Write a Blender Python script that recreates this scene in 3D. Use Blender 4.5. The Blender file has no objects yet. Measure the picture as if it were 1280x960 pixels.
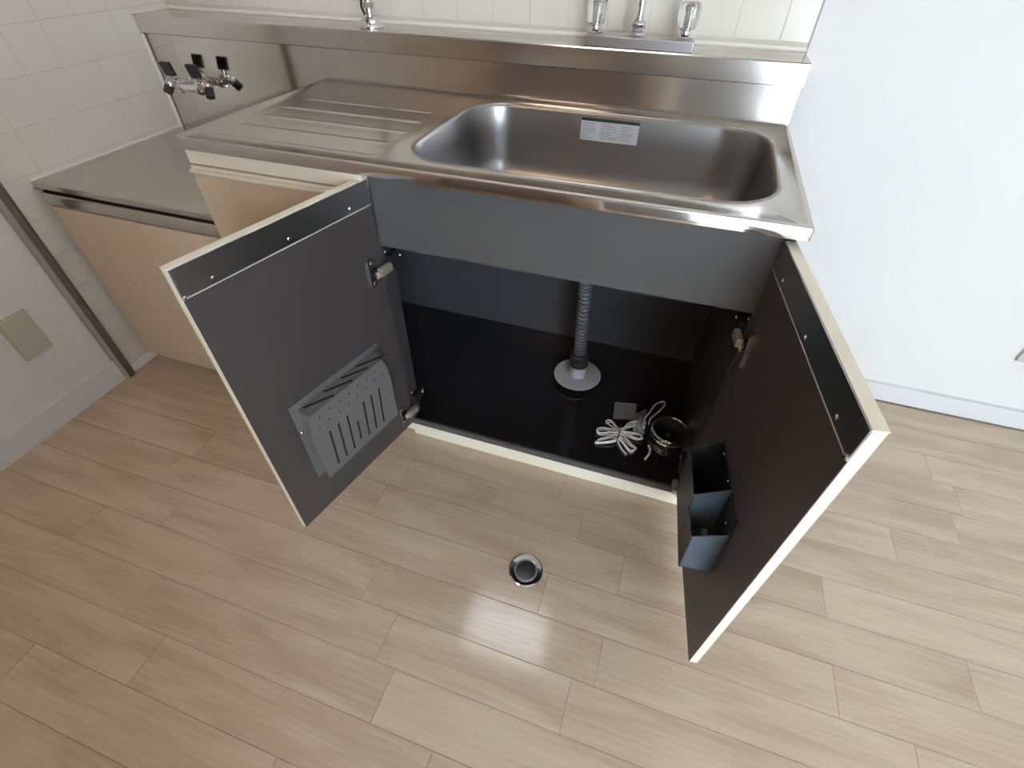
import bpy, bmesh, math, random
from mathutils import Matrix, Vector

random.seed(7)
scene = bpy.context.scene
COL = scene.collection

# ------------------------------------------------------------------ camera
cam_data = bpy.data.cameras.new('camera')
cam_data.sensor_fit = 'HORIZONTAL'
cam_data.sensor_width = 36.0
cam_data.lens = 36.0 * 607.5 / 1280.0
cam_data.clip_start = 0.02
cam = bpy.data.objects.new('camera', cam_data)
COL.objects.link(cam)
_right = Vector((0.9481719, 0.3176107, 0.0096716))
_down = Vector((0.2261419, -0.6531002, -0.7227171))
_fwd = Vector((-0.2232261, 0.6874472, -0.6910763))
_M = Matrix((( _right.x, -_down.x, -_fwd.x), (_right.y, -_down.y, -_fwd.y), (_right.z, -_down.z, -_fwd.z))).to_4x4()
_M.translation = Vector((0.98791, -0.77927, 1.12324))
cam.matrix_world = _M
scene.camera = cam

# ------------------------------------------------------------------ world, light, exposure
world = bpy.data.worlds.new('daylight')
scene.world = world
world.use_nodes = True
_bg = world.node_tree.nodes['Background']
_bg.inputs['Color'].default_value = (0.80, 0.90, 1.0, 1)
_bg.inputs['Strength'].default_value = 1.2

def area(name, loc, size, power, color, direction):
    ld = bpy.data.lights.new(name, 'AREA')
    ld.shape = 'RECTANGLE'; ld.size, ld.size_y = size
    ld.energy = power; ld.color = color
    o = bpy.data.objects.new(name, ld); COL.objects.link(o)
    o.location = loc
    o.rotation_euler = Vector(direction).to_track_quat('-Z', 'Y').to_euler()
    return o
# daylight entering through the balcony window behind the camera
area('window_daylight', (2.25, -2.74, 1.05), (1.4, 1.95), 100, (0.76, 0.88, 1.0), (0, 1, 0))
# added warm fill from behind the camera, with no lamp fixture
area('warm_fill_light', (.1, -1.7, 2.33), (.5, .5), 8, (1.0, 0.72, 0.48), (0, 0, -1))

scene.view_settings.view_transform = 'Standard'
scene.view_settings.look = 'None'
scene.view_settings.gamma = 1.0
scene.view_settings.use_curve_mapping = False
scene.view_settings.exposure = 0.2

# ------------------------------------------------------------------ materials
def mat(name, color, rough=0.5, metal=0.0, spec=0.5, **kw):
    m = bpy.data.materials.new(name); m.use_nodes = True
    b = m.node_tree.nodes['Principled BSDF']
    b.inputs['Base Color'].default_value = (*color, 1)
    b.inputs['Roughness'].default_value = rough
    b.inputs['Metallic'].default_value = metal
    b.inputs['Specular IOR Level'].default_value = spec
    for k, v in kw.items():
        b.inputs[k.replace('_', ' ')].default_value = v
    return m

def add_noise(m, scale=(1, 1, 1), nscale=60, bump=0.0, dist=0.001, col=None, detail=3, rough=None, coord='Object'):
    nt = m.node_tree; b = nt.nodes['Principled BSDF']
    if coord == 'World':
        tc = nt.nodes.new('ShaderNodeNewGeometry'); out = tc.outputs['Position']
    else:
        tc = nt.nodes.new('ShaderNodeTexCoord'); out = tc.outputs[coord]
    mp = nt.nodes.new('ShaderNodeMapping'); mp.inputs['Scale'].default_value = scale
    nt.links.new(out, mp.inputs['Vector'])
    n = nt.nodes.new('ShaderNodeTexNoise'); n.inputs['Scale'].default_value = nscale; n.inputs['Detail'].default_value = detail
    nt.links.new(mp.outputs['Vector'], n.inputs['Vector'])
    if bump:
        bp = nt.nodes.new('ShaderNodeBump'); bp.inputs['Strength'].default_value = bump; bp.inputs['Distance'].default_value = dist
        nt.links.new(n.outputs['Fac'], bp.inputs['Height']); nt.links.new(bp.outputs['Normal'], b.inputs['Normal'])
    if col:
        r = nt.nodes.new('ShaderNodeValToRGB')
        r.color_ramp.elements[0].color = (*col[0], 1); r.color_ramp.elements[1].color = (*col[1], 1)
        r.color_ramp.elements[0].position = .3; r.color_ramp.elements[1].position = .7
        nt.links.new(n.outputs['Fac'], r.inputs['Fac']); nt.links.new(r.outputs['Color'], b.inputs['Base Color'])
    if rough:
        mr = nt.nodes.new('ShaderNodeMapRange'); mr.inputs['To Min'].default_value = rough[0]; mr.inputs['To Max'].default_value = rough[1]
        nt.links.new(n.outputs['Fac'], mr.inputs['Value']); nt.links.new(mr.outputs['Result'], b.inputs['Roughness'])
    return m

M = {}
M['wallpaper'] = add_noise(mat('white_wallpaper', (.70, .685, .66), .85, spec=.2), (1, 1, 3), 90, .35, .0015, coord='World')
M['blocker_tan'] = mat('tan_light_blocker', (.60, .49, .38), .8, spec=.2)  # tan face of the partition added to block window light
M['greywall'] = mat('grey_wall_covering', (.33, .33, .34), .8, spec=.2)
M['ceiling'] = mat('ceiling_paper', (.62, .60, .57), .9, spec=.2)
M['base'] = mat('vinyl_baseboard', (.66, .66, .66), .45)
M['tile'] = add_noise(mat('cream_glazed_tile', (.68, .635, .55), .22), (1, 1, 1), 14, .03, .002, coord='World')
M['grout'] = mat('grout', (.60, .555, .48), .9, spec=.2)
M['caulk'] = mat('white_caulk', (.76, .73, .66), .5)
M['pole'] = add_noise(mat('brown_trim', (.13, .105, .08), .45), (1, 1, .2), 60, col=((.12, .095, .07), (.16, .13, .10)), coord='World')
M['pole_side'] = mat('grey_trim_side', (.33, .30, .27), .5)
def steel(name, color, rough, scale):
    m = mat(name, color, rough, 1.0)
    add_noise(m, scale, 12, .05, .0004, coord='World', detail=2)
    return m
M['steel'] = steel('brushed_stainless', (.58, .545, .505), .19, (2, 60, 60))
M['steel_panel'] = steel('mirror_stainless', (.60, .56, .52), .085, (2, 6, 60))
M['steel_soft'] = steel('soft_brushed_stainless', (.57, .535, .50), .13, (2, 30, 30))
M['bowl'] = mat('satin_stainless_bowl', (.33, .315, .31), .30, 1.0)
M['chrome'] = mat('polished_chrome', (.78, .78, .79), .08, 1.0)
M['nickel'] = mat('nickel_screw', (.72, .70, .66), .22, 1.0)
M['rust_gold'] = mat('zinc_hinge_arm', (.72, .62, .52), .35, .75)
M['inner'] = mat('black_melamine', (.030, .026, .026), .30)
M['inner_back'] = mat('grey_back_panel', (.058, .057, .061), .3)
M['inner_side'] = mat('charcoal_side_panel', (.045, .045, .047), .35)
M['inner_floor'] = mat('glossy_black_shelf', (.014, .013, .015), .06, 0, .5, IOR=1.95)
M['door_in'] = mat('charcoal_door_lining', (.058, .049, .048), .42)
M['rail'] = mat('dark_grey_rail', (.080, .078, .077), .38)
M['strip'] = mat('dark_mirror_strip', (.42, .43, .44), .30, 1.0)
M['edge'] = mat('cream_edge_band', (.80, .735, .60), .4)
M['cream'] = mat('cream_laminate', (.74, .67, .55), .38)
M['beige'] = add_noise(mat('beige_laminate', (.60, .47, .34), .32), (1, 1, .12), 40, col=((.585, .455, .325), (.62, .49, .355)), coord='World')
M['pvc'] = mat('grey_pvc', (.36, .36, .40), .4)
M['flange'] = mat('light_grey_flange', (.50, .49, .50), .45)
M['rubber'] = mat('black_rubber', (.02, .02, .022), .45)
M['hose'] = mat('dark_grey_hose', (.13, .13, .135), .25)
M['bplastic'] = mat('black_plastic', (.012, .012, .012), .5)
M['holder'] = mat('grey_plastic_holder', (.135, .130, .128), .35)
M['pocket'] = mat('shaded_slate_plastic', (.012, .014, .018), .42)  # darker copy of the pocket plastic, with compartment shade in its colour
M['pocket_sheen'] = mat('slate_sheen_front', (.075, .100, .130), .4)  # lighter bluish copy, with the window sheen put into its colour
M['slot'] = mat('slot_black', (.004, .004, .004), .8)
M['cord'] = mat('white_cord', (.90, .89, .86), .4)
M['card'] = add_noise(mat('grey_card', (.28, .26, .26), .5), (1, 1, 1), 80, col=((.22, .21, .21), (.32, .30, .30)), coord='World')
M['switchplate'] = mat('beige_plate', (.50, .48, .40), .5)
M['outlet_grey'] = mat('grey_plate', (.55, .53, .49), .5)
M['sticker'] = mat('silver_sticker', (.50, .49, .49), .45)
M['ink'] = mat('black_print', (.02, .02, .02), .5)
M['greyink'] = mat('grey_print', (.22, .22, .22), .6)
M['alu'] = mat('window_aluminium', (.55, .55, .56), .4, .8)
M['acrylic'] = mat('clear_acrylic', (.93, .94, .93), .06, 0, .5, Transmission_Weight=.92, IOR=1.45)
M['bag'] = mat('clear_plastic_film', (.80, .86, .92), .2, 0, .5, Transmission_Weight=.65, IOR=1.2)
M['glass'] = mat('window_glass', (1, 1, 1), .0, 0, .5, Transmission_Weight=1.0, IOR=1.02)
M['joint'] = mat('plank_joint', (.30, .23, .17), .8)
M['lampbody'] = mat('white_lamp_body', (.8, .8, .8), .5)
_m = bpy.data.materials.new('lit_lamp_diffuser'); _m.use_nodes = True
_b = _m.node_tree.nodes['Principled BSDF']
_b.inputs['Base Color'].default_value = (.9, .9, .9, 1)
_b.inputs['Emission Color'].default_value = (.94, .95, 1.0, 1)
_b.inputs['Emission Strength'].default_value = 6.5
M['diffuser'] = _m

def plank_material():
    m = mat('greige_wood_plank', (.5, .42, .34), .115)
    nt = m.node_tree; b = nt.nodes['Principled BSDF']; N = nt.nodes.new; L = nt.links.new
    g = N('ShaderNodeNewGeometry'); oi = N('ShaderNodeObjectInfo')
    off = N('ShaderNodeVectorMath'); off.operation = 'SCALE'; off.inputs[0].default_value = (13.1, 7.7, 3.3)
    L(oi.outputs['Random'], off.inputs['Scale'])
    add = N('ShaderNodeVectorMath'); L(g.outputs['Position'], add.inputs[0]); L(off.outputs['Vector'], add.inputs[1])
    def noise(scale, sc, detail=4, distort=0.0):
        mp = N('ShaderNodeMapping'); mp.inputs['Scale'].default_value = scale; L(add.outputs['Vector'], mp.inputs['Vector'])
        n = N('ShaderNodeTexNoise'); n.inputs['Scale'].default_value = sc; n.inputs['Detail'].default_value = detail
        n.inputs['Distortion'].default_value = distort
        L(mp.outputs['Vector'], n.inputs['Vector']); return n
    broad = noise((1.2, 6.5, 1), 2.6, 3, .6)
    fine = noise((3, 60, 1), 3.0, 4, .4)
    fig = N('ShaderNodeTexWave'); fig.wave_type = 'BANDS'; fig.bands_direction = 'Y'
    fig.inputs['Scale'].default_value = 9; fig.inputs['Distortion'].default_value = 9; fig.inputs['Detail'].default_value = 2
    fig.inputs['Detail Scale'].default_value = .7
    mp = N('ShaderNodeMapping'); mp.inputs['Scale'].default_value = (.55, 2.6, 1); L(add.outputs['Vector'], mp.inputs['Vector']); L(mp.outputs['Vector'], fig.inputs['Vector'])
    ramp = N('ShaderNodeValToRGB'); e = ramp.color_ramp.elements
    e[0].position = .28; e[0].color = (.440, .335, .242, 1); e[1].position = .72; e[1].color = (.570, .460, .350, 1)
    s1 = N('ShaderNodeMath'); s1.operation = 'MULTIPLY_ADD'; L(fine.outputs['Fac'], s1.inputs[0]); s1.inputs[1].default_value = .16; L(broad.outputs['Fac'], s1.inputs[2])
    s2 = N('ShaderNodeMath'); s2.operation = 'MULTIPLY_ADD'; L(fig.outputs['Fac'], s2.inputs[0]); s2.inputs[1].default_value = .09; L(s1.outputs[0], s2.inputs[2])
    s3 = N('ShaderNodeMath'); s3.operation = 'MULTIPLY_ADD'; L(oi.outputs['Random'], s3.inputs[0]); s3.inputs[1].default_value = .08; L(s2.outputs[0], s3.inputs[2])
    s4 = N('ShaderNodeMath'); s4.operation = 'SUBTRACT'; L(s3.outputs[0], s4.inputs[0]); s4.inputs[1].default_value = .155
    L(s4.outputs[0], ramp.inputs['Fac']); L(ramp.outputs['Color'], b.inputs['Base Color'])
    bp = N('ShaderNodeBump'); bp.inputs['Strength'].default_value = .10; bp.inputs['Distance'].default_value = .0006
    L(fine.outputs['Fac'], bp.inputs['Height']); L(bp.outputs['Normal'], b.inputs['Normal'])
    return m
M['plank'] = plank_material()

# ------------------------------------------------------------------ helpers
WORLD = {}
def bm_new(): return bmesh.new()

def box(bm, x0, x1, y0, y1, z0, z1, bev=0.0, seg=2):
    b = bmesh.new()
    bmesh.ops.create_cube(b, size=1)
    for v in b.verts:
        v.co = Vector(((x0 + x1) / 2 + v.co.x * (x1 - x0), (y0 + y1) / 2 + v.co.y * (y1 - y0), (z0 + z1) / 2 + v.co.z * (z1 - z0)))
    if bev: bmesh.ops.bevel(b, geom=b.edges[:], offset=bev, segments=seg, affect='EDGES', profile=.5)
    lay = b.faces.layers.int.new('flatf')
    for f in b.faces:
        if max(abs(c) for c in f.normal) > .9999: f[lay] = 1
    merge(bm, b)
    return bm

def merge(bm, b, mtx=None):
    if mtx is not None: b.transform(mtx)
    me = bpy.data.meshes.new('t'); b.to_mesh(me); b.free()
    bm.from_mesh(me); bpy.data.meshes.remove(me)

def tube(bm, pts, r, seg=12, closed=False, flat=None):
    """sweep a circle along a polyline; r is a number or a list"""
    pts = [Vector(p) for p in pts]; n = len(pts)
    rad = r if isinstance(r, (list, tuple)) else [r] * n
    prev = None; rings = []
    for i, p in enumerate(pts):
        if closed: t = pts[(i + 1) % n] - pts[i - 1]
        else: t = pts[min(i + 1, n - 1)] - pts[max(i - 1, 0)]
        if t.length < 1e-9: t = Vector((0, 0, 1))
        t.normalize()
        if prev is None:
            a = Vector((0, 0, 1)) if abs(t.z) < .9 else Vector((1, 0, 0))
            u = t.cross(a).normalized()
        else:
            u = (prev - t * prev.dot(t))
            u = u.normalized() if u.length > 1e-6 else t.orthogonal().normalized()
        prev = u; w = t.cross(u)
        rings.append([bm.verts.new(p + (u * math.cos(2 * math.pi * k / seg) + w * math.sin(2 * math.pi * k / seg)) * rad[i]) for k in range(seg)])
    for i in range(n if closed else n - 1):
        A, B = rings[i], rings[(i + 1) % n]
        for k in range(seg):
            bm.faces.new((A[k], A[(k + 1) % seg], B[(k + 1) % seg], B[k]))
    if not closed:
        bm.faces.new(rings[0][::-1]); bm.faces.new(rings[-1])
    return bm

def lathe(bm, prof, center, seg=40, axis=(0, 0, 1), wob=None):
    """prof: list of (radius, height) along the axis from center"""
    c = Vector(center); ax = Vector(axis).normalized()
    q = Vector((0, 0, 1)).rotation_difference(ax)
    rings = []
    for (r, h) in prof:
        if r < 1e-6: rings.append([bm.verts.new(c + q @ Vector((0, 0, h)))])
        else:
            ring = []
            for k in range(seg):
                a = 2 * math.pi * k / seg
                rr = r * (wob(a) if wob else 1)
                ring.append(bm.verts.new(c + q @ Vector((rr * math.cos(a), rr * math.sin(a), h))))
            rings.append(ring)
    for A, B in zip(rings, rings[1:]):
        for k in range(seg):
            k2 = (k + 1) % seg
            if len(A) == 1 and len(B) == 1: continue
            if len(A) == 1: bm.faces.new((A[0], B[k2], B[k]))
            elif len(B) == 1: bm.faces.new((A[k], A[k2], B[0]))
            else: bm.faces.new((A[k], A[k2], B[k2], B[k]))
    return bm

def spline(pts, sub=6, closed=False):
    P = [Vector(p) for p in pts]; out = []; n = len(P)
    rng = n if closed else n - 1
    for i in range(rng):
        if closed: p0, p1, p2, p3 = P[i - 1], P[i], P[(i + 1) % n], P[(i + 2) % n]
        else: p0, p1, p2, p3 = P[max(i - 1, 0)], P[i], P[i + 1], P[min(i + 2, n - 1)]
        for k in range(sub):
            t = k / sub
            out.append(.5 * ((2 * p1) + (-p0 + p2) * t + (2 * p0 - 5 * p1 + 4 * p2 - p3) * t * t + (-p0 + 3 * p1 - 3 * p2 + p3) * t ** 3))
    if not closed: out.append(P[-1])
    return out

def obj(name, bm, m, parent=None, smooth=False, label=None, cat=None, group=None, kind=None, angle=35, base=False):
    """link a bmesh given in world coordinates as one object with its origin at its own middle (bottom if top level)"""
    bmesh.ops.recalc_face_normals(bm, faces=bm.faces[:])
    xs = [v.co for v in bm.verts]
    lo = Vector((min(v.x for v in xs), min(v.y for v in xs), min(v.z for v in xs)))
    hi = Vector((max(v.x for v in xs), max(v.y for v in xs), max(v.z for v in xs)))
    o0 = (lo + hi) / 2
    if parent is None or base: o0.z = lo.z
    bm.transform(Matrix.Translation(-o0))
    me = bpy.data.meshes.new(name); bm.to_mesh(me); bm.free()
    mats = m if isinstance(m, (list, tuple)) else [m]
    for mm in mats: me.materials.append(mm)
    if smooth:
        me.polygons.foreach_set('use_smooth', [True] * len(me.polygons))
        me.set_sharp_from_angle(angle=math.radians(angle))
        fl = me.attributes.get('flatf')
        if fl:
            for p_, a_ in zip(me.polygons, fl.data):
                if a_.value: p_.use_smooth = False
    o = bpy.data.objects.new(name, me); COL.objects.link(o)
    link(o, o0, parent); tag(o, label, cat, group, kind)
    return o

def link(o, o0, parent):
    WORLD[o] = Vector(o0)
    if parent is not None:
        o.parent = parent; o.location = Vector(o0) - WORLD[parent]
    else: o.location = o0

def tag(o, label=None, cat=None, group=None, kind=None):
    if label: o['label'] = label
    if cat: o['category'] = cat
    if group: o['group'] = group
    if kind: o['kind'] = kind

def thing(name, loc, label, cat, group=None):
    o = bpy.data.objects.new(name, None); o.empty_display_size = .05; COL.objects.link(o)
    link(o, loc, None); tag(o, label, cat, group); return o

def B(name, dims, m, parent=None, bev=0.0, **kw):
    return obj(name, box(bm_new(), *dims, bev), m, parent, smooth=bev > 0, **kw)

# ------------------------------------------------------------------ dimensions
XL, YB, XR, YF, ZC = -.607, .668, 3.2, -2.6, 2.4      # room
D = .534                                                # depth to the guard panel
ZT, ZG = .80, .915                                      # worktop, ledge
ZS = .617                                               # stove counter

# ------------------------------------------------------------------ setting
S = dict(kind='structure')
floor = B('floor', (XL - .1, XR + .1, YF - .1, YB + .1, -.05, -.002), M['joint'], **S)
rows = {}
anchors = {-1: [1.531], -2: [1.079, 1.80, .43], -3: [.915, 1.531, .30, 2.14], -4: [.524, 1.065, 1.66], -5: [.228, .62, 1.018, 1.60],
           -6: [.048, .667, 1.30], -7: [.170, .80, 1.42], 1: [1.714, 1.10, .50], 5: [1.753, 1.15]}
row = 0; far_bm = bm_new()
k = 6
while .05 + .1 * k > YF:
    y1 = min(.05 + .1 * k, YB); y0 = max(.05 + .1 * (k - 1), YF)
    # row key: -4 is the row between y=-.45 and y=-.35
    key = round((y1 - .05) / .1) - 0
    rk = k
    lab = {-3: -3, -4: -4}.get(rk, rk)
    js = sorted(anchors.get(rk, []))
    if not js: js = [XL + .15 + random.random() * .45]
    while js[0] - XL > .66: js.insert(0, js[0] - random.uniform(.46, .62))
    while XR - js[-1] > .66: js.append(js[-1] + random.uniform(.46, .62))
    js = [XL] + [j for j in js if XL + .05 < j < XR - .05] + [XR]
    for a, b in zip(js, js[1:]):
        dims = (a + .0003, b - .0003, y0 + .0004, y1 - .0004, -.012, 0.0)
        if y0 > -1.75:
            B('plank', dims, M['plank'], floor, bev=.0005)
        else: box(far_bm, *dims)
    k -= 1
obj('distant_planks', far_bm, M['plank'], floor, kind='stuff')

TX = .0978
def tiled(wall, axis, cells_u, cells_z, face):
    """cells: lists of (lo, hi); alike tiles share a mesh"""
    cache = {}
    for (u0, u1) in cells_u:
        for (z0, z1) in cells_z:
            w, h = round(u1 - u0, 4), round(z1 - z0, 4)
            if (w, h) not in cache:
                b = bm_new()
                if axis == 'Y': box(b, -.003, .003, -w / 2, w / 2, -h / 2, h / 2, .0007, 1)
                else: box(b, -w / 2, w / 2, -.003, .003, -h / 2, h / 2, .0007, 1)
                me = bpy.data.meshes.new('tile'); b.to_mesh(me); b.free(); me.materials.append(M['tile'])
                cache[(w, h)] = me
            o = bpy.data.objects.new('tile', cache[(w, h)]); COL.objects.link(o)
            c = Vector((face - .003, (u0 + u1) / 2, (z0 + z1) / 2)) if axis == 'Y' else Vector(((u0 + u1) / 2, face + .003, (z0 + z1) / 2))
            link(o, c, wall)

def cells(lo, hi, joint, pitch, gap=.0016):
    e = []; j = joint
    while j > lo: j -= pitch
    while j < hi:
        a, b = max(j + gap / 2, lo), min(j + pitch - gap / 2, hi)
        if b - a > .012: e.append((a, b))
        j += pitch
    return e

wall_left = B('wall_left', (XL - .12, XL - .005, YF - .1, YB + .1, -.05, ZC + .1), M['wallpaper'], **S)
B('grout_bed', (XL - .0055, XL - .0009, -.024, YB + .004, 0, 1.43), M['grout'], wall_left)
tiled(wall_left, 'Y', cells(-.024, YB, .466, TX), cells(0, 1.43, .93, .1), XL)
wall_back = B('wall_back', (XL - .12, XR + .12, YB + .005, YB + .12, -.05, ZC + .1), M['wallpaper'], **S)
B('grout_bed', (XL, 1.201, YB + .0009, YB + .0055, .905, 1.43), M['grout'], wall_back)
tiled(wall_back, 'X', cells(XL + .001, 1.201, 1.139, TX), cells(.93, 1.43, .93, .1), YB)
B('wall_right', (XR + .005, XR + .12, YF - .1, YB + .12, -.05, ZC + .1), M['wallpaper'], **S)
wf = bm_new()
box(wf, XL - .12, 1.54, YF - .12, YF, -.05, ZC + .1)
box(wf, 2.96, XR + .12, YF - .12, YF, -.05, ZC + .1)
box(wf, 1.54, 2.96, YF - .12, YF, 2.05, ZC + .1)
box(wf, 1.54, 2.96, YF - .12, YF, -.05, .04)
obj('wall_front', wf, M['greywall'], **S)
B('light_blocker_wall', (.71, .84, YF, -1.22, -.002, ZC), M['blocker_tan'], **S)  # unseen partition, added to keep window light off the left side
B('ceiling', (XL - .12, XR + .12, YF - .12, YB + .12, ZC, ZC + .1), M['ceiling'], **S)
win = obj('window_1', box(box(box(box(box(bm_new(), 1.54, 1.58, YF - .09, YF - .02, .04, 2.05), 2.92, 2.96, YF - .09, YF - .02, .04, 2.05),
      1.58, 2.92, YF - .09, YF - .02, .04, .08), 1.58, 2.92, YF - .09, YF - .02, 2.01, 2.05), 2.22, 2.28, YF - .09, YF - .02, .08, 2.01), M['alu'], **S)
B('pane', (1.58, 2.22, YF - .058, YF - .054, .08, 2.01), M['glass'], win)
B('pane', (2.28, 2.92, YF - .058, YF - .054, .08, 2.01), M['glass'], win)
B('baseboard_left', (XL - .005, XL + .006, YF, -.060, 0, .078), M['base'], bev=.002, **S)
B('baseboard_back', (1.21, XR, YB - .010, YB + .005, 0, .064), M['base'], bev=.002, **S)
# brown post trim that ends the tiles
pb = bm_new()
prof = [(-.061, 0), (-.061, .012), (-.052, .021), (-.036, .021), (-.026, .013), (-.026, 0)]
vs = [[pb.verts.new((XL - .005 + x, y, z)) for (y, x) in prof] for z in (0.002, 2.3)]
for i in range(len(prof) - 1): pb.faces.new((vs[0][i], vs[0][i + 1], vs[1][i + 1], vs[1][i]))
pb.faces.new(vs[0]); pb.faces.new(vs[1][::-1])
pb.faces.ensure_lookup_table()
for f in pb.faces:
    c = f.calc_center_median()
    if c.y < -.05 and len(f.verts) == 4: f.material_index = 1
obj('trim_1', pb, [M['pole'], M['pole_side']], **S)
B('trim_2', (1.2005, 1.2035, YB - .002, YB + .005, .90, 1.43), M['pole_side'], **S)
# caulk beads
def bead(a, b, r=.004): return tube(bm_new(), [a, b], r, 8)
obj('trim_3', bead((XL, YB - .003, ZG + .003), (1.2, YB - .003, ZG + .003), .006), M['caulk'], smooth=True, **S)
obj('trim_4', bead((XL + .001, D - .004, ZG + .002), (XL + .001, YB - .002, ZG + .002), .004), M['caulk'], smooth=True, **S)
obj('trim_5', bead((XL + .001, D + .006, ZS), (XL + .001, D + .006, ZG - .044), .0055), M['caulk'], smooth=True, **S)
obj('trim_6', bead((XL + .001, .04, ZS + .001), (XL + .001, D - .002, ZS + .001), .0035), M['caulk'], smooth=True, **S)
B('trim_7', (XL - .003, XL + .003, -.024, .07, 0, .03), M['caulk'], **S)

# wall plates
p = thing('wall_plate', (XL, -.2, .284), 'blank beige wall plate on the white wall left of the brown trim', 'wall plate')
B('cover', (XL - .005, XL + .004, -.234, -.164, .224, .344), M['switchplate'], p, bev=.002)
B('rim', (XL - .005, XL + .0015, -.237, -.161, .221, .347), M['switchplate'], p, bev=.001)
p = thing('wall_outlet', (2.06, YB + .005, .29), 'grey wall outlet low on the white wall at the right edge of the photo', 'outlet')
B('cover', (2.018, 2.088, YB - .006, YB + .005, .232, .352), M['outlet_grey'], p, bev=.003)
B('socket', (2.035, 2.071, YB - .009, YB - .004, .255, .329), M['outlet_grey'], p, bev=.002)

# ------------------------------------------------------------------ stainless backguard with ledge
g = thing('steel_backguard', (.3, .6, ZS), 'stainless steel stepped backguard with a ledge along the tiled wall', 'backsplash')
bm = bm_new()
LX = XL + .0005
pr = [(D, .872), (D, ZG - .0025), (D + .0025, ZG), (YB - .002, ZG)]
for i in range(len(pr) - 1):
    (ya, za), (yb, zb) = pr[i], pr[i + 1]
    bm.faces.new([bm.verts.new(c) for c in ((LX, ya, za), (1.2, ya, za), (1.2, yb, zb), (LX, yb, zb))])
bm.faces.new([bm.verts.new(c) for c in ((1.2, D, .872), (1.2, D, ZG - .0025), (1.2, D + .0025, ZG), (1.2, YB - .002, ZG), (1.2, YB - .002, .872))])
bm.faces.new([bm.verts.new(c) for c in ((LX, D, .872), (1.2, D, .872), (1.2, YB - .002, .872), (LX, YB - .002, .872))])
bmesh.ops.remove_doubles(bm, verts=bm.verts[:], dist=1e-5)
obj('ledge', bm, M['steel'], g)
bm = bm_new()
pts = [(D + .0035, ZT - .002), (D + .0040, ZT + .003), (D + .0125, .8712), (D + .0150, .8712), (D + .0150, ZT - .002)]
A = [bm.verts.new((0.0, y, z)) for y, z in pts]; Bb = [bm.verts.new((1.1985, y, z)) for y, z in pts]
bm.faces.new(A); bm.faces.new(Bb[::-1])
for i in range(5): bm.faces.new((A[i], A[(i + 1) % 5], Bb[(i + 1) % 5], Bb[i]))
obj('guard_panel', bm, M['steel_soft'], g)
B('stove_side_panel', (LX, .0002, D + .0125, D + .015, ZS - .004, .8708), M['steel_panel'], g)
B('seam', (LX, 1.1985, D + .0005, D + .0150, .8708, .8722), M['slot'], g)
B('support_rail', (LX, 1.195, D + .0155, YB, ZS - .03, .868), M['inner'], g)

# ------------------------------------------------------------------ sink worktop
w = thing('sink_worktop', (.6, .27, .78), 'stainless steel worktop with a drainboard and a wide sink bowl', 'worktop')
bx0, bx1, by0, by1, br = .474, 1.160, .058, .488, .105
ZR = ZT - .003
def rrect(x0, x1, y0, y1, r, n=10):
    out = []
    for cx, cy, a0 in ((x1 - r, y1 - r, 0), (x0 + r, y1 - r, 90), (x0 + r, y0 + r, 180), (x1 - r, y0 + r, 270)):
        for k in range(n + 1):
            a = math.radians(a0 + 90 * k / n); out.append((cx + r * math.cos(a), cy + r * math.sin(a)))
    return out
bm = bm_new()
# profile across the rim, from the fascia foot over the raised lip to the sunken field
def rim_loop(inset, z, r):
    return [(x, y, z) for x, y in rrect(0 + inset, 1.2 - inset, 0 + inset, D + .003 - inset, max(r, .0005), 4)]
loops = [rim_loop(.0, ZT - .021, .004), rim_loop(.0, ZT - .004, .004), rim_loop(.0015, ZT - .001, .004), rim_loop(.004, ZT, .004),
         rim_loop(.009, ZT, .004), rim_loop(.011, ZT - .001, .006), rim_loop(.014, ZR, .008)]
rings = [[bm.verts.new(c) for c in l] for l in loops]
for A, Bq in zip(rings, rings[1:]):
    n = len(A)
    for i in range(n): bm.faces.new((A[i], A[(i + 1) % n], Bq[(i + 1) % n], Bq[i]))
edges = []
def edge_ring(r):
    for i in range(len(r)):
        a, b = r[i], r[(i + 1) % len(r)]
        edges.append(bm.edges.get((a, b)) or bm.edges.new((a, b)))
edge_ring(rings[-1])
hole = [bm.verts.new((x, y, ZR)) for x, y in rrect(bx0 - .004, bx1 + .004, by0 - .004, by1 + .004, br + .004, 12)]
edge_ring(hole)
dx0, dx1, dy0, dy1 = .045, .452, .050, .500
dh = [bm.verts.new((x, y, ZR)) for x, y in ((dx0, dy0), (dx1, dy0), (dx1, dy1), (dx0, dy1))]
edge_ring(dh)
bmesh.ops.triangle_fill(bm, use_beauty=True, use_dissolve=False, edges=edges)
# take away the faces that closed the holes
for f in [f for f in bm.faces if all(v in set(hole) for v in f.verts) or all(v in set(dh) for v in f.verts)]: bm.faces.remove(f)
# embossed drainboard as a real height field
nx, ny = 70, 150
def drain_h(x, y):
    u, v = (x - dx0) / (dx1 - dx0), (y - dy0) / (dy1 - dy0)
    f = min(1, min(u, 1 - u) / .07) * min(1, min(v, 1 - v) / .03)
    f = f * f * (3 - 2 * f)
    h = -.0009 * f
    for yc in (.125, .200, .275, .350):
        d = (y - yc) / .0055
        if abs(d) < 3: h += .0015 * math.exp(-d * d) * max(0, min(1, (u - .04) / .05, (.95 - u) / .05))
    return h
gv = [[bm.verts.new((dx0 + (dx1 - dx0) * i / nx, dy0 + (dy1 - dy0) * j / ny, 0)) for j in range(ny + 1)] for i in range(nx + 1)]
for r_ in gv:
    for v in r_: v.co.z = ZR + drain_h(v.co.x, v.co.y)
for i in range(nx):
    for j in range(ny): bm.faces.new((gv[i][j], gv[i + 1][j], gv[i + 1][j + 1], gv[i][j + 1]))
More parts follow.
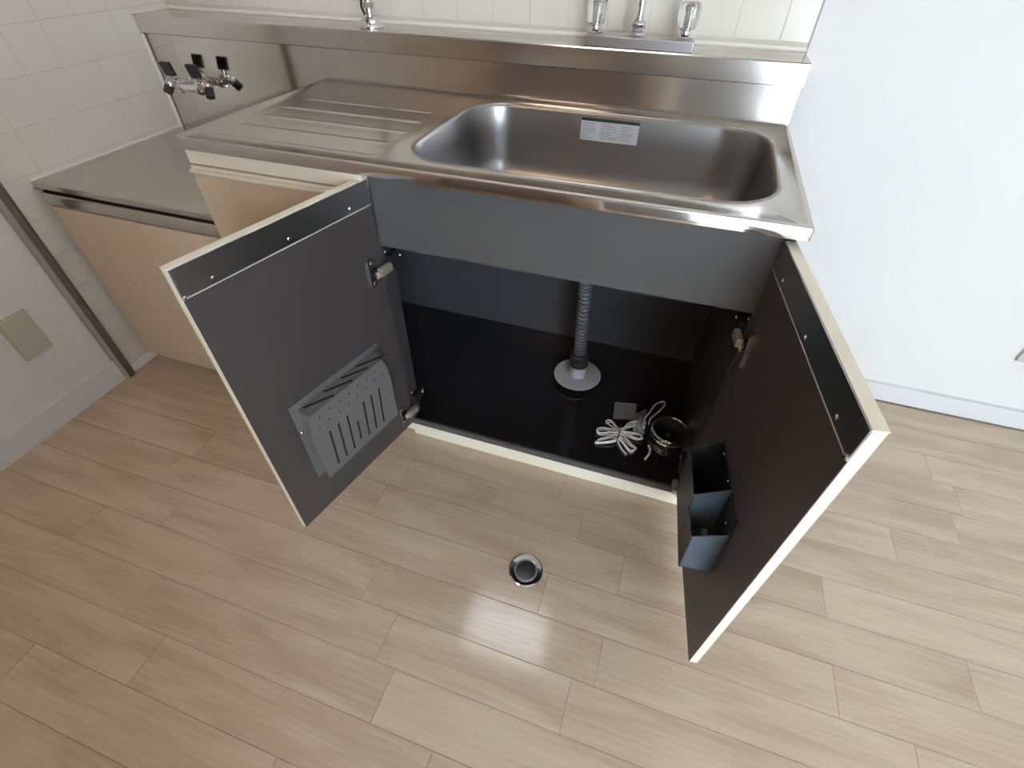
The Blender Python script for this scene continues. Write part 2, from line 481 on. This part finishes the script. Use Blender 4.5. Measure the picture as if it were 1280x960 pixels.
for f in bm.faces:
    if f.calc_center_median().z < ZT - .004: f.material_index = 1
obj('countertop', bm, [M['steel'], M['steel_panel']], w, smooth=True, angle=28)
# bowl
bm = bm_new(); prev = None
prof = [(.004, 0), (.002, .0012), (-.001, .0014), (-.004, -.001), (-.006, -.008), (-.012, -.06), (-.018, -.120), (-.026, -.150), (-.040, -.168), (-.062, -.177), (-.10, -.180)]
for (o_, dz) in prof:
    r_ = max(br + o_, .03) if o_ > -.07 else .05
    ring = [bm.verts.new((x, y, ZR + dz)) for x, y in rrect(bx0 - o_, bx1 + o_, by0 - o_, by1 + o_, r_, 12)]
    if prev:
        n = len(ring)
        for i in range(n): bm.faces.new((prev[i], prev[(i + 1) % n], ring[(i + 1) % n], ring[i]))
    prev = ring
bm.faces.new(prev)
obj('bowl', bm, M['bowl'], w, smooth=True, angle=50)
bm = bm_new(); lathe(bm, [(.056, .0), (.056, .003), (.045, .003), (.040, -.004), (0, -.006)], (.83, .30, ZR - .1795))
obj('basket_plate', bm, M['chrome'], w, smooth=True)
# care sticker on the back wall of the bowl
def bowl_y(z): return by1 - .006 - (ZR - .008 - z) * (.006 / .052) - .0006
bm = bm_new()
def slab(bm, x0, x1, za, zb, off, th=.0004):
    c = []
    for (x, z) in ((x0, za), (x1, za), (x1, zb), (x0, zb)):
        c.append((x, bowl_y(z) - off, z))
    f = [bm.verts.new(p_) for p_ in c]; b_ = [bm.verts.new((p_[0], p_[1] + th, p_[2])) for p_ in c]
    bm.faces.new(f); bm.faces.new(b_[::-1])
    for i in range(4): bm.faces.new((f[i], b_[i], b_[(i + 1) % 4], f[(i + 1) % 4]))
slab(bm, .745, .882, .738, .786, 0)
st = obj('sticker', bm, M['sticker'], w, label='silver care sticker')
bm = bm_new(); slab(bm, .745, .882, .7795, .786, .0004); obj('header_bar', bm, M['ink'], st)
bm = bm_new()
random.seed(3)
for (c0, c1) in ((.749, .779), (.793, .833), (.840, .876)):
    z = .775
    while z > .742:
        x = c0
        e = c1 - random.choice((0, 0, .006, .014))
        while x < e:
            L_ = random.uniform(.004, .011); slab(bm, x, min(x + L_, e), z - .0013, z, .0004); x += L_ + .0015
        z -= random.choice((.004, .004, .0055))
obj('printed_text', bm, M['greyink'], st, kind='stuff')

# ------------------------------------------------------------------ sink cabinet
cab = thing('sink_cabinet', (.6, .28, 0), 'sink base cabinet with two open doors, charcoal inside, beige drawers on the left', 'cabinet')
CX0, CX1 = .4334, 1.1715
ZB = .085
B('side_panel', (CX1, 1.188, .026, .545, .064, .775), M['inner_side'], cab)
B('front_stile', (CX0 - .016, CX0, .026, .065, .064, .775), M['inner_side'], cab)
B('side_panel', (.018, .034, .026, .545, .0, .775), M['cream'], cab)
B('back_panel', (.034, CX1, .543, .549, .05, .775), M['inner_back'], cab)
B('bottom_shelf', (.034, CX1, .032, .543, .068, ZB), M['inner_floor'], cab)
B('shelf_edge', (CX0, CX1, .0255, .032, .064, ZB), M['rail'], cab)
B('plinth', (CX0 - .016, 1.188, .040, .052, .0005, .063), M['edge'], cab)
B('front_rail', (CX0, CX1, .026, .040, .6245, .777), M['rail'], cab)
# drawer bank
B('top_rail', (.020, CX0 - .002, .006, .026, .749, .777), M['cream'], cab, bev=.001)
for i, (za, zb) in enumerate(((.565, .742), (.33, .560), (.07, .325))):
    dr = B('drawer_front', (.021, CX0 - .020, .001, .019, za, zb - .010), M['beige'], cab, bev=.001)
    bm = bm_new(); box(bm, .0195, CX0 - .020, -.005, .019, zb - .010, zb - .002, .003, 2)
    box(bm, .0195, CX0 - .020, .004, .019, zb - .003, zb + .004, .001, 1)
    obj('grip_lip', bm, M['cream'], dr, smooth=True)
B('drawer_plinth', (.034, CX0 - .016, .052, .064, .0005, .066), M['edge'], cab)

def frame(o, u, n):   # local (s, n, z) -> world
    m = Matrix(((u[0], n[0], 0, o[0]), (u[1], n[1], 0, o[1]), (0, 0, 1, 0), (0, 0, 0, 1)))
    return m
FL = frame((CX0, .0188), (-.21968, -.97557), (.97557, -.21968))
FR = frame((CX1, .0188), (.12734, -.99186), (-.99186, -.12734))
FR = frame((CX1, .0188), (.13734, -.99052), (-.99052, -.13734))
WD, Z0, Z1 = .3935, .079, .766
def dobj(name, bm, m, F, parent=None, **kw):
    bm.transform(F); return obj(name, bm, m, parent, **kw)

def screw(bm, s, n, z, r=.0034):
    lathe(bm, [(0, .0022), (r * .6, .002), (r, .0006), (r, 0)], (s, n, z), 14, (0, 1, 0))

def door(F, label):
    T = .016
    d = dobj('door', box(bm_new(), 0, WD, -T + .0012, -.0012, Z0, Z1 - .001), M['edge'], F, cab, label=label)
    dobj('inner_lining', box(bm_new(), .0008, WD - .0008, -.0012, 0, Z0 + .0008, Z1 - .050), M['door_in'], F, d)
    dobj('outer_facing', box(bm_new(), .0, WD, -T, -T + .0012, Z0, Z1 - .001), M['beige'], F, d)
    bm = bm_new()
    box(bm, 0, WD, -.0014, .0012, Z1 - .048, Z1 - .0004, .0005, 1)
    dobj('handle_strip', bm, M['strip'], F, d, smooth=True, label='dark mirror steel strip')
    dobj('top_cap', box(bm_new(), 0, WD, -T - .001, -.0004, Z1 - .0012, Z1 + .0006), M['cream'], F, d)
    dobj('strip_edge', box(bm_new(), 0, WD, -.0012, .0014, Z1 - .0498, Z1 - .0480), M['outlet_grey'], F, d)
    for s, z in ((.055, .729), (.197, .729), (.340, .728), (.390, .719)):
        bm = bm_new(); screw(bm, s, .0011, z); dobj('screw', bm, M['nickel'], F, d, smooth=True)
    # hinges
    for zc in (.580, .137 if F is FL else .112):
        h = 1 if zc > .3 else -1
        bm = bm_new(); box(bm, .026, .044, 0, .0022, zc - .033, zc + .033, .0008, 1); dobj('hinge_plate', bm, M['bplastic'], F, d, smooth=True)
        dobj('plate_flange', box(bm_new(), .0435, .0455, 0, .006, zc - .034, zc + .034), M['nickel'], F, d)
        bm = bm_new(); lathe(bm, [(.0115, .0), (.0115, .0065), (.0095, .0068), (.009, .002), (0, .0015)], (.026, .0005, zc), 24, (0, 1, 0)); dobj('hinge_cup', bm, M['bplastic'], F, d, smooth=True)
        bm = bm_new()
        bm.free()
        for dz in (-.024, .024):
            bm = bm_new(); screw(bm, .034, .0022, zc + dz, .0045); dobj('hinge_screw', bm, M['chrome'], F, d, smooth=True)
        bm = bm_new(); box(bm, -.010, .026, .007, .019, zc - .009, zc + .009, .002, 2); box(bm, .008, .030, .003, .010, zc - .014, zc - .001, .001, 1)
        dobj('hinge_arm', bm, M['rust_gold'], F, d, smooth=True)
    return d
door(FL, 'left open door, hinged at the drawer bank')
door(FR, 'right open door, hinged at the outer side')
# hinge mounts on the cabinet sides
for sx, x in ((1, CX0), (-1, CX1)):
    for zc in (.580, .155):
        xa, xb = (x, x + .014) if sx > 0 else (x - .014, x)
        hb = B('hinge_mount', (xa, xb, .030, .078, zc - .012, zc + .020), M['bplastic'], cab, bev=.002)
        for (yy, zz) in ((.036, zc + .026), (.070, zc + .004), (.040, zc - .020)):
            bm = bm_new(); lathe(bm, [(0, .0022), (.003, .0018), (.0045, 0)], (x + sx * .0145 if abs(zz - zc - .004) < .002 else x + sx * .001, yy, zz), 12, (sx, 0, 0))
            obj('screw', bm, M['chrome'], hb, smooth=True)

# ------------------------------------------------------------------ knife holder on the left door
kh = thing('knife_holder', FL @ Vector((.19, 0, .19)), 'grey slotted knife holder screwed inside the left cabinet door', 'knife holder')
bm = bm_new(); box(bm, .066, .318, .0002, .003, .190, .418, .0012, 1); dobj('back_plate', bm, M['holder'], FL, kh, smooth=True)
# front shell: tapered tray with cut corners
front = [(.069, .188), (.306, .188), (.314, .330), (.309, .408), (.100, .408), (.086, .385), (.078, .33)]
def shell_n(z): return .024 + .020 * (z - .188) / .22
bm = bm_new()
f_ = [bm.verts.new((s, shell_n(z), z)) for s, z in front]
b_ = [bm.verts.new((s, shell_n(z) - .0025, z)) for s, z in front]
bm.faces.new(f_); bm.faces.new(b_[::-1])
for i in range(len(front)): bm.faces.new((f_[i], b_[i], b_[(i + 1) % len(front)], f_[(i + 1) % len(front)]))
bmesh.ops.bevel(bm, geom=bm.edges[:], offset=.0008, segments=1, affect='EDGES')
fs = dobj('front_shell', bm, M['holder'], FL, kh, smooth=True)
bm = bm_new()
box(bm, .286, .300, .003, .0245, .194, .395, .001, 1); box(bm, .076, .088, .003, .0225, .196, .385, .001, 1); box(bm, .078, .300, .003, .0225, .190, .196)
dobj('side_wall', bm, M['holder'], FL, kh, smooth=True)
# top deck with diagonal blade slots
bm = bm_new(); box(bm, .080, .304, .003, .0415, .400, .4035, .0008, 1); tp = dobj('slotted_top', bm, M['holder'], FL, kh, smooth=True)
def bar(bm, a, b, wdt, up, th):
    a, b, up = Vector(a), Vector(b), Vector(up).normalized(); t = (b - a).normalized(); s = t.cross(up).normalized()
    vs = [[p_ + s * i * wdt / 2 + up * j * th / 2 for i, j in ((-1, -1), (1, -1), (1, 1), (-1, 1))] for p_ in (a, b)]
    A = [bm.verts.new(c) for c in vs[0]]; Bb = [bm.verts.new(c) for c in vs[1]]
    bm.faces.new(A[::-1]); bm.faces.new(Bb)
    for i in range(4): bm.faces.new((A[i], A[(i + 1) % 4], Bb[(i + 1) % 4], Bb[i]))
for sc in (.292, .238, .190, .145):
    bm = bm_new(); bar(bm, (sc, .009, .4036), (sc - .058, .034, .4036), .0050, (0, 0, 1), .0006)
    dobj('blade_slot', bm, M['slot'], FL, tp)
for i, s in enumerate((.272, .247, .221, .197, .171, .146, .120)):
    za, zb = (.330, .210) if i != 3 else (.288, .222)
    bm = bm_new(); bar(bm, (s, shell_n(za) + .0001, za), (s, shell_n(zb) + .0001, zb), .0046, (0, 1, -.09), .0006)
    dobj('slit', bm, M['slot'], FL, fs)
for (z, ss) in ((.388, (.285, .258, .231, .204, .177, .150, .123)), (.362, (.291, .264, .237, .210, .183, .156, .129, .104))):
    for s in ss:
        bm = bm_new(); lathe(bm, [(0, .0004), (.0020, .0004), (.0020, 0)], (s, shell_n(z), z), 8, (0, 1, -.09)); dobj('hole', bm, M['slot'], FL, fs)
bm = bm_new(); screw(bm, .312, .003, .343, .0035); dobj('screw', bm, M['chrome'], FL, kh, smooth=True)

# ------------------------------------------------------------------ two-tier pocket on the right door
pk = thing('door_pocket', FR @ Vector((.2, .03, .26)), 'slate blue two-compartment plastic pocket screwed inside the right cabinet door', 'pocket')
DP = .058
bm = bm_new(); box(bm, .110, .290, .0002, .0022, .262, .420, .0008, 1); dobj('back_plate', bm, M['pocket'], FR, pk, smooth=True)
bm = bm_new()
outl = [(.118, .392), (.228, .388), (.232, .352), (.292, .356), (.298, .262), (.150, .285)]
for a, b in ((DP - .002, DP),):
    A = [bm.verts.new((s, a, z)) for s, z in outl]; Bb = [bm.verts.new((s, b, z)) for s, z in outl]
    bm.faces.new(A[::-1]); bm.faces.new(Bb)
    for i in range(len(outl)): bm.faces.new((A[i], A[(i + 1) % 6], Bb[(i + 1) % 6], Bb[i]))
dobj('outer_wall', bm, M['pocket'], FR, pk)
def wallq(s0, z0a, z0b, s1, z1a, z1b, th=.002, wide=DP):
    """wall between the plate (n=0) and the outer wall; top edge slopes outward"""
    bm = bm_new()
    c = [(s0, .002, z0a), (s0, wide, z0b), (s1, wide, z1b), (s1, .002, z1a)]
    A = [bm.verts.new(q) for q in c]; Bb = [bm.verts.new((q[0] - th, q[1], q[2])) for q in c]
    bm.faces.new(A); bm.faces.new(Bb[::-1])
    for i in range(4): bm.faces.new((A[i], Bb[i], Bb[(i + 1) % 4], A[(i + 1) % 4]))
    return bm
dobj('upper_front', wallq(.228, .420, .390, .232, .300, .290), M['pocket_sheen'], FR, pk)
dobj('lower_front', wallq(.291, .378, .357, .297, .257, .262), M['pocket_sheen'], FR, pk)
dobj('rear_wall', wallq(.118, .418, .392, .148, .290, .286), M['pocket'], FR, pk)
bm = bm_new()
c = [(.148, .002, .290), (.148, DP, .286), (.297, DP, .263), (.297, .002, .258)]
A = [bm.verts.new(q) for q in c]; Bb = [bm.verts.new((q[0], q[1], q[2] + .002)) for q in c]
bm.faces.new(A); bm.faces.new(Bb[::-1])
for i in range(4): bm.faces.new((A[i], Bb[i], Bb[(i + 1) % 4], A[(i + 1) % 4]))
dobj('bottom', bm, M['pocket'], FR, pk)
for s, z in ((.141, .413), (.201, .411), (.262, .372)):
    bm = bm_new(); screw(bm, s, .0022, z, .0038); dobj('screw', bm, M['chrome'], FR, pk, smooth=True)

# ------------------------------------------------------------------ gas stove counter
sc_ = thing('stove_counter', (-.3, .28, .56), 'low stainless stove counter in the corner left of the sink', 'counter')
bm = bm_new(); box(bm, XL + .004, -.0015, .036, D + .012, .601, ZS, .0015, 2); obj('steel_top', bm, M['steel'], sc_, smooth=True)
B('shadow_gap', (XL + .02, .016, .042, .3, .594, .601), M['slot'], sc_)
bm = bm_new(); box(bm, XL + .020, .016, .028, .060, .560, .5945, .007, 4); obj('front_rail', bm, M['steel'], sc_, smooth=True)
scab = thing('stove_cabinet', (-.3, .28, 0), 'beige low cabinet under the stove counter beside the brown trim', 'cabinet')
B('body', (XL + .030, .012, .056, D, .055, .559), M['cream'], scab)
B('door_panel', (XL + .024, -.296, .036, .055, .050, .556), M['beige'], scab, bev=.0015)
B('door_panel', (-.294, .014, .036, .055, .050, .556), M['beige'], scab, bev=.0015)
B('plinth', (XL + .012, .016, .072, .084, .0005, .055), M['edge'], scab)

# ------------------------------------------------------------------ drain hose
dh_ = thing('drain_hose', (.835, .345, ZB), 'black corrugated drain hose with a grey floor flange inside the sink cabinet', 'drain hose')
hc = Vector((.8365, .343, 0))
bm = bm_new(); lathe(bm, [(.024, 0), (.072, 0), (.0725, .001), (.072, .0022), (.026, .004), (.024, .004)], (hc.x, hc.y, ZB + .018), 56)
obj('flange', bm, M['flange'], dh_, smooth=True)
bm = bm_new(); lathe(bm, [(0, 0), (.0262, 0), (.0262, .066), (.020, .066)], (hc.x, hc.y, ZB), 40); obj('pipe_socket', bm, M['pvc'], dh_, smooth=True)
bm = bm_new(); lathe(bm, [(.022, .0), (.0285, .002), (.0285, .014), (.0265, .016), (.0265, .020), (.0285, .022), (.0285, .040), (.024, .045), (0, .045)], (hc.x - .0005, hc.y, ZB + .060), 40)
obj('rubber_collar', bm, M['rubber'], dh_, smooth=True)
path = spline([(hc.x, hc.y, ZB + .085), (.833, .343, .25), (.827, .345, .40), (.822, .335, .52), (.825, .315, .600)], 70)
rr = [.0165 + (.0022 if (i // 3) % 2 else -.0020) for i in range(len(path))]
bm = bm_new(); tube(bm, path, rr, 20); obj('corrugated_tube', bm, M['hose'], dh_, smooth=True, angle=30)
bm = bm_new(); lathe(bm, [(0, 0), (.022, 0), (.024, .006), (.024, .022), (.040, .028), (.040, .036), (0, .036)], (.826, .312, .578), 32)
obj('drain_nut', bm, M['rubber'], dh_, smooth=True)

# ------------------------------------------------------------------ loose things on the cabinet shelf
tr = thing('drain_ring', (1.131, .194, ZB), 'round chrome strainer ring with a black rubber bowl inside, at the right of the shelf', 'strainer')
tc = (1.131, .196, ZB)
bm = bm_new(); lathe(bm, [(.049, 0), (.051, .003), (.051, .012), (.049, .014), (.051, .017), (.051, .026), (.0485, .031), (.0455, .032), (.043, .029), (.042, .018), (.046, 0)], tc, 56)
obj('chrome_ring', bm, M['chrome'], tr, smooth=True)
bm = bm_new(); lathe(bm, [(.045, .027), (.040, .026), (.034, .014), (.022, .008), (.012, .010), (.006, .016), (0, .017)], tc, 56)
obj('rubber_bowl', bm, M['rubber'], tr, smooth=True)

cd = thing('white_cord', (1.0, .15, ZB), 'bundle of coiled white electric cord tied with a black twist on the cabinet shelf', 'cord')
rnd = random.Random(5)
R_ = .0030
coil = []
for k in range(2):
    z = ZB + R_ + .0005 + .006 * k
    j = lambda a: a + rnd.uniform(-.004, .004)
    coil += [(j(.958), j(.182), z), (j(.972), j(.190), z), (.997, .160 + .006 * k, z + .004), (j(1.040), j(.149), z), (j(1.060), j(.156), z), (j(1.052), j(.171), z),
             (.999, .152 + .006 * k, z + .006), (j(.957), j(.163), z), (j(.941), j(.149), z), (j(.952), j(.136), z), (.998, .146 + .004 * k, z + .007), (j(1.038), j(.128), z), (j(1.050), j(.115), z), (j(1.036), j(.105), z),
             (.999, .136 + .003 * k, z + .004), (j(.957), j(.124), z), (j(.943), j(.110), z), (j(.955), j(.102), z), (.998, .126 + .003 * k, z + .005),
             (j(1.020), j(.190), z + .004), (j(1.044), j(.212), z + .002), (j(1.036), j(.196), z), (.998, .164, z + .008)]
bm = bm_new(); tube(bm, spline(coil, 5), R_ * .72, 8)
tube(bm, spline([(.998, .13, ZB + .006), (1.016, .105, ZB + .004), (1.031, .091, ZB + .004)], 6), R_ * .8, 8)
obj('coil', bm, M['cord'], cd, smooth=True)
bm = bm_new()
tube(bm, spline([(1.035, .19, ZB + .008), (1.058, .231, ZB + .010), (1.070, .262, ZB + .008), (1.083, .303, ZB + .005), (1.102, .324, ZB + .005), (1.110, .313, ZB + .005), (1.099, .284, ZB + .005), (1.083, .257, ZB + .004), (1.0755, .242, ZB + .004), (1.074, .220, ZB + .004)], 6), R_ * .85, 8)
obj('cord_loop', bm, M['cord'], cd, smooth=True)
bm = bm_new()
tie = [(.9975 + .002 * math.sin(a), .143 + .036 * math.cos(a), ZB + .013 + .0135 * math.sin(a)) for a in [2 * math.pi * i / 24 for i in range(24)]]
tube(bm, tie, .0014, 6, closed=True); obj('twist_tie', bm, M['bplastic'], cd, smooth=True, label='black twist tie')
# plug in a clear film bag
bm = bm_new(); box(bm, 1.042, 1.066, .196, .226, ZB + .001, ZB + .013, .004, 3); obj('plug', bm, M['cord'], cd, smooth=True)
bm = bm_new()
n = 14
gr = [[None] * (n + 1) for _ in range(n + 1)]
c00, c10, c11, c01 = Vector((1.034, .168)), Vector((1.066, .176)), Vector((1.062, .282)), Vector((1.034, .250))
for i in range(n + 1):
    for j in range(n + 1):
        u, v = i / n, j / n
        p2 = (c00 * (1 - u) + c10 * u) * (1 - v) + (c01 * (1 - u) + c11 * u) * v
        z = ZB + .0015 + .015 * math.sin(math.pi * min(max(u, 0), 1)) * math.sin(math.pi * min(v * 1.05, 1)) + rnd.uniform(0, .004)
        gr[i][j] = bm.verts.new((p2.x + rnd.uniform(-.0015, .0015), p2.y, z))
for i in range(n):
    for j in range(n): bm.faces.new((gr[i][j], gr[i + 1][j], gr[i + 1][j + 1], gr[i][j + 1]))
bmesh.ops.solidify(bm, geom=bm.faces[:], thickness=.0003)
obj('film_bag', bm, M['bag'], cd, smooth=True, angle=20, label='crumpled clear film bag')
bm = bm_new(); tube(bm, spline([(1.080, .092, ZB + .0035), (1.088, .112, ZB + .0035), (1.0885, .130, ZB + .0035), (1.083, .142, ZB + .0035)], 6), .003, 8)
obj('cord_end', bm, M['cord'], smooth=True, label='short loose end of white cord in front of the chrome ring', cat='cord')

cp = thing('paper_packet', (1.0, .25, ZB), 'small square grey packet lying behind the cord bundle on the shelf', 'packet')
bm = bm_new()
q_ = [(.968, .277), (1.031, .290), (1.036, .226), (.974, .210)]
A = [bm.verts.new((x, y, ZB + .0005)) for x, y in q_]; Bb = [bm.verts.new((x, y, ZB + .0035)) for x, y in q_]
bm.faces.new(A[::-1]); bm.faces.new(Bb)
for i in range(4): bm.faces.new((A[i], A[(i + 1) % 4], Bb[(i + 1) % 4], Bb[i]))
obj('sleeve', bm, M['card'], cp)
bm = bm_new(); box(bm, .995, 1.010, .232, .247, ZB + .0034, ZB + .0038); obj('printed_square', bm, M['greyink'], cp)

# ------------------------------------------------------------------ floor drain
fd = thing('floor_drain', (.861, -.262, 0), 'round chrome floor drain with a dark centre set in the wood floor', 'drain')
fc = (.861, -.262, .0)
bm = bm_new(); lathe(bm, [(.041, .0002), (.0405, .003), (.038, .0042), (.036, .0038), (.0285, .0012), (.0270, .0012)], fc, 56); obj('dished_ring', bm, M['chrome'], fd, smooth=True)
bm = bm_new(); lathe(bm, [(.0272, .001), (.0272, .0032), (.0245, .0036), (.0235, .0026)], fc, 48); obj('inner_ring', bm, mat('grey_ring', (.16, .155, .15), .35), fd, smooth=True)
bm = bm_new(); lathe(bm, [(.0238, .001), (.0236, .0024), (.0215, .0027), (0, .0022)], fc, 48); obj('plug_disc', bm, mat('dark_disc', (.014, .015, .015), .3), fd, smooth=True)
bm = bm_new(); lathe(bm, [(0, .0042), (.003, .004), (.0035, .0024)], (.866, -.252, 0), 16); obj('knob', bm, M['rubber'], fd, smooth=True)

# ------------------------------------------------------------------ two handle faucet
fa = thing('two_handle_faucet', (.84, .58, ZG), 'chrome two-handle faucet with clear acrylic knobs on the ledge above the sink', 'faucet')
bm = bm_new(); box(bm, .719, .960, .546, .612, ZG + .0003, ZG + .020, .001, 2); obj('base_body', bm, mat('satin_chrome', (.60, .58, .60), .28, 1.0), fa, smooth=True)
for x in (.736, .936):
    bm = bm_new(); lathe(bm, [(0, 0), (.017, 0), (.018, .003), (.012, .008), (.0115, .014), (.016, .017), (.016, .020), (0, .020)], (x, .582, ZG + .0215), 32); hb = obj('handle_base', bm, M['chrome'], fa, smooth=True)
    bm = bm_new(); lathe(bm, [(0, 0), (.0165, 0), (.0195, .006), (.0215, .020), (.0215, .036), (.0195, .044), (.012, .047), (0, .047)], (x, .582, ZG + .039), 48, wob=lambda a: 1 + .07 * math.cos(8 * a))
    obj('acrylic_knob', bm, M['acrylic'], fa, smooth=True, angle=60)
    bm = bm_new(); lathe(bm, [(0, 0), (.0055, 0), (.0055, .030), (.009, .032), (.009, .036), (0, .037)], (x, .582, ZG + .041), 20); obj('spindle', bm, M['nickel'], fa, smooth=True)
bm = bm_new(); lathe(bm, [(0, 0), (.016, 0), (.017, .003), (.0175, .010), (.015, .013), (.0165, .016), (.0165, .023), (.012, .029), (0, .029)], (.832, .582, ZG + .0215), 8); obj('spout_nut', bm, M['chrome'], fa, smooth=True, angle=30)
sp = spline([(.832, .582, ZG + .045), (.833, .582, ZG + .12), (.834, .578, ZG + .20), (.834, .555, ZG + .25), (.834, .50, ZG + .275), (.834, .43, ZG + .275), (.834, .385, ZG + .255), (.834, .37, ZG + .225)], 10)
bm = bm_new(); tube(bm, sp, .0085, 20); obj('spout', bm, M['chrome'], fa, smooth=True, angle=60)

# ------------------------------------------------------------------ stop valve
sv = thing('stop_valve', (.143, .604, ZG), 'small chrome stop valve with a black knob on the ledge above the drainboard', 'valve')
vc = Vector((.143, .590, ZG))
bm = bm_new(); lathe(bm, [(.031, .0003), (.031, .005), (.029, .010), (.022, .018), (.012, .023), (.010, .024), (0, .024)], vc, 40); obj('domed_flange', bm, M['chrome'], sv, smooth=True)
bm = bm_new(); tube(bm, [vc + Vector((0, 0, .02)), vc + Vector((0, 0, .10))], .0085, 20); lathe(bm, [(.008, 0), (.013, .001), (.013, .012), (.008, .013)], vc + Vector((0, 0, .040)), 6)
lathe(bm, [(.008, 0), (.014, .002), (.014, .020), (.008, .022)], vc + Vector((0, 0, .062)), 24); obj('valve_body', bm, M['chrome'], sv, smooth=True, angle=30)
bm = bm_new(); tube(bm, [vc + Vector((0, 0, .072)), vc + Vector((-.012, -.022, .072))], .006, 14); obj('stem', bm, M['chrome'], sv, smooth=True)
bm = bm_new(); lathe(bm, [(0, 0), (.012, 0), (.0135, .004), (.0135, .014), (.011, .017), (0, .017)], vc + Vector((-.012, -.022, .072)), 24, (-.48, -.88, 0), wob=lambda a: 1 + .05 * math.cos(10 * a)); obj('black_knob', bm, M['rubber'], sv, smooth=True, angle=60)
bm = bm_new(); tube(bm, spline([vc + Vector((-.008, -.014, .064)), vc + Vector((-.010, -.016, .045)), vc + Vector((-.006, -.012, .028))], 5), .0035, 10); obj('pull_ring', bm, M['rubber'], sv, smooth=True)

# ------------------------------------------------------------------ gas cock on the stove side panel
gc = thing('gas_cock', (-.485, D + .003, .75), 'double chrome gas cock with black levers on the steel panel above the stove counter', 'gas cock')
yw = D + .0123
bm = bm_new(); lathe(bm, [(0, .012), (.018, .012), (.026, .009), (.030, .003), (.030, 0)], (-.470, yw, .748), 36, (0, -1, 0)); obj('rosette', bm, M['chrome'], gc, smooth=True)
bm = bm_new(); tube(bm, [(-.470, yw, .748), (-.470, yw - .045, .748)], .012, 20)
lathe(bm, [(0, 0), (.015, 0), (.017, .004), (.017, .012), (.013, .014), (.013, .07), (.017, .072), (.017, .082), (0, .084)], (-.498, yw - .045, .748), 24, (1, 0, 0)); obj('cross_body', bm, M['chrome'], gc, smooth=True)
for i, x in enumerate((-.502, -.408)):
    s = -1 if i == 0 else 1
    bm = bm_new(); tube(bm, [(x - s * .012, yw - .045, .748), (x + s * .022, yw - .046, .756)], .011, 18)
    lathe(bm, [(0, 0), (.0125, 0), (.0145, .003), (.0145, .010), (.011, .012), (.011, .022), (0, .022)], (x + s * .020, yw - .046, .760), 24, (s * .35, -.45, -.82))
    lathe(bm, [(0, 0), (.0125, 0), (.0125, .018), (.009, .021), (.009, .030), (0, .030)], (x, yw - .048, .750), 20, (0, -.2, 1)); obj('tap_body', bm, M['chrome'], gc, smooth=True, angle=40)
    bm = bm_new(); lathe(bm, [(0, 0), (.012, 0), (.013, .002), (.0125, .022), (.011, .024), (0, .024)], (x + s * .026, yw - .052, .750), 20, (s * .35, -.45, -.82)); obj('outlet_cap', bm, M['bplastic'], gc, smooth=True, label='black rubber outlet cap')
    bm = bm_new(); b2 = bm_new(); box(b2, -.018, .018, -.005, .005, 0, .036, .002, 2); merge(bm, b2, Matrix.Translation((x, yw - .054, .778)) @ Matrix.Rotation(math.radians(12), 4, 'X')); obj('lever', bm, M['bplastic'], gc, smooth=True, label='flat black lever')

# ------------------------------------------------------------------ ceiling light above the sink (lit; the floor mirrors it)
cl = thing('ceiling_light', (.60, .40, ZC), 'lit square white ceiling light above the sink', 'light')
B('housing', (.31, .87, .21, .59, ZC - .030, ZC), M['lampbody'], cl, bev=.006)
B('diffuser', (.325, .855, .225, .575, ZC - .048, ZC - .030), M['diffuser'], cl, bev=.005)
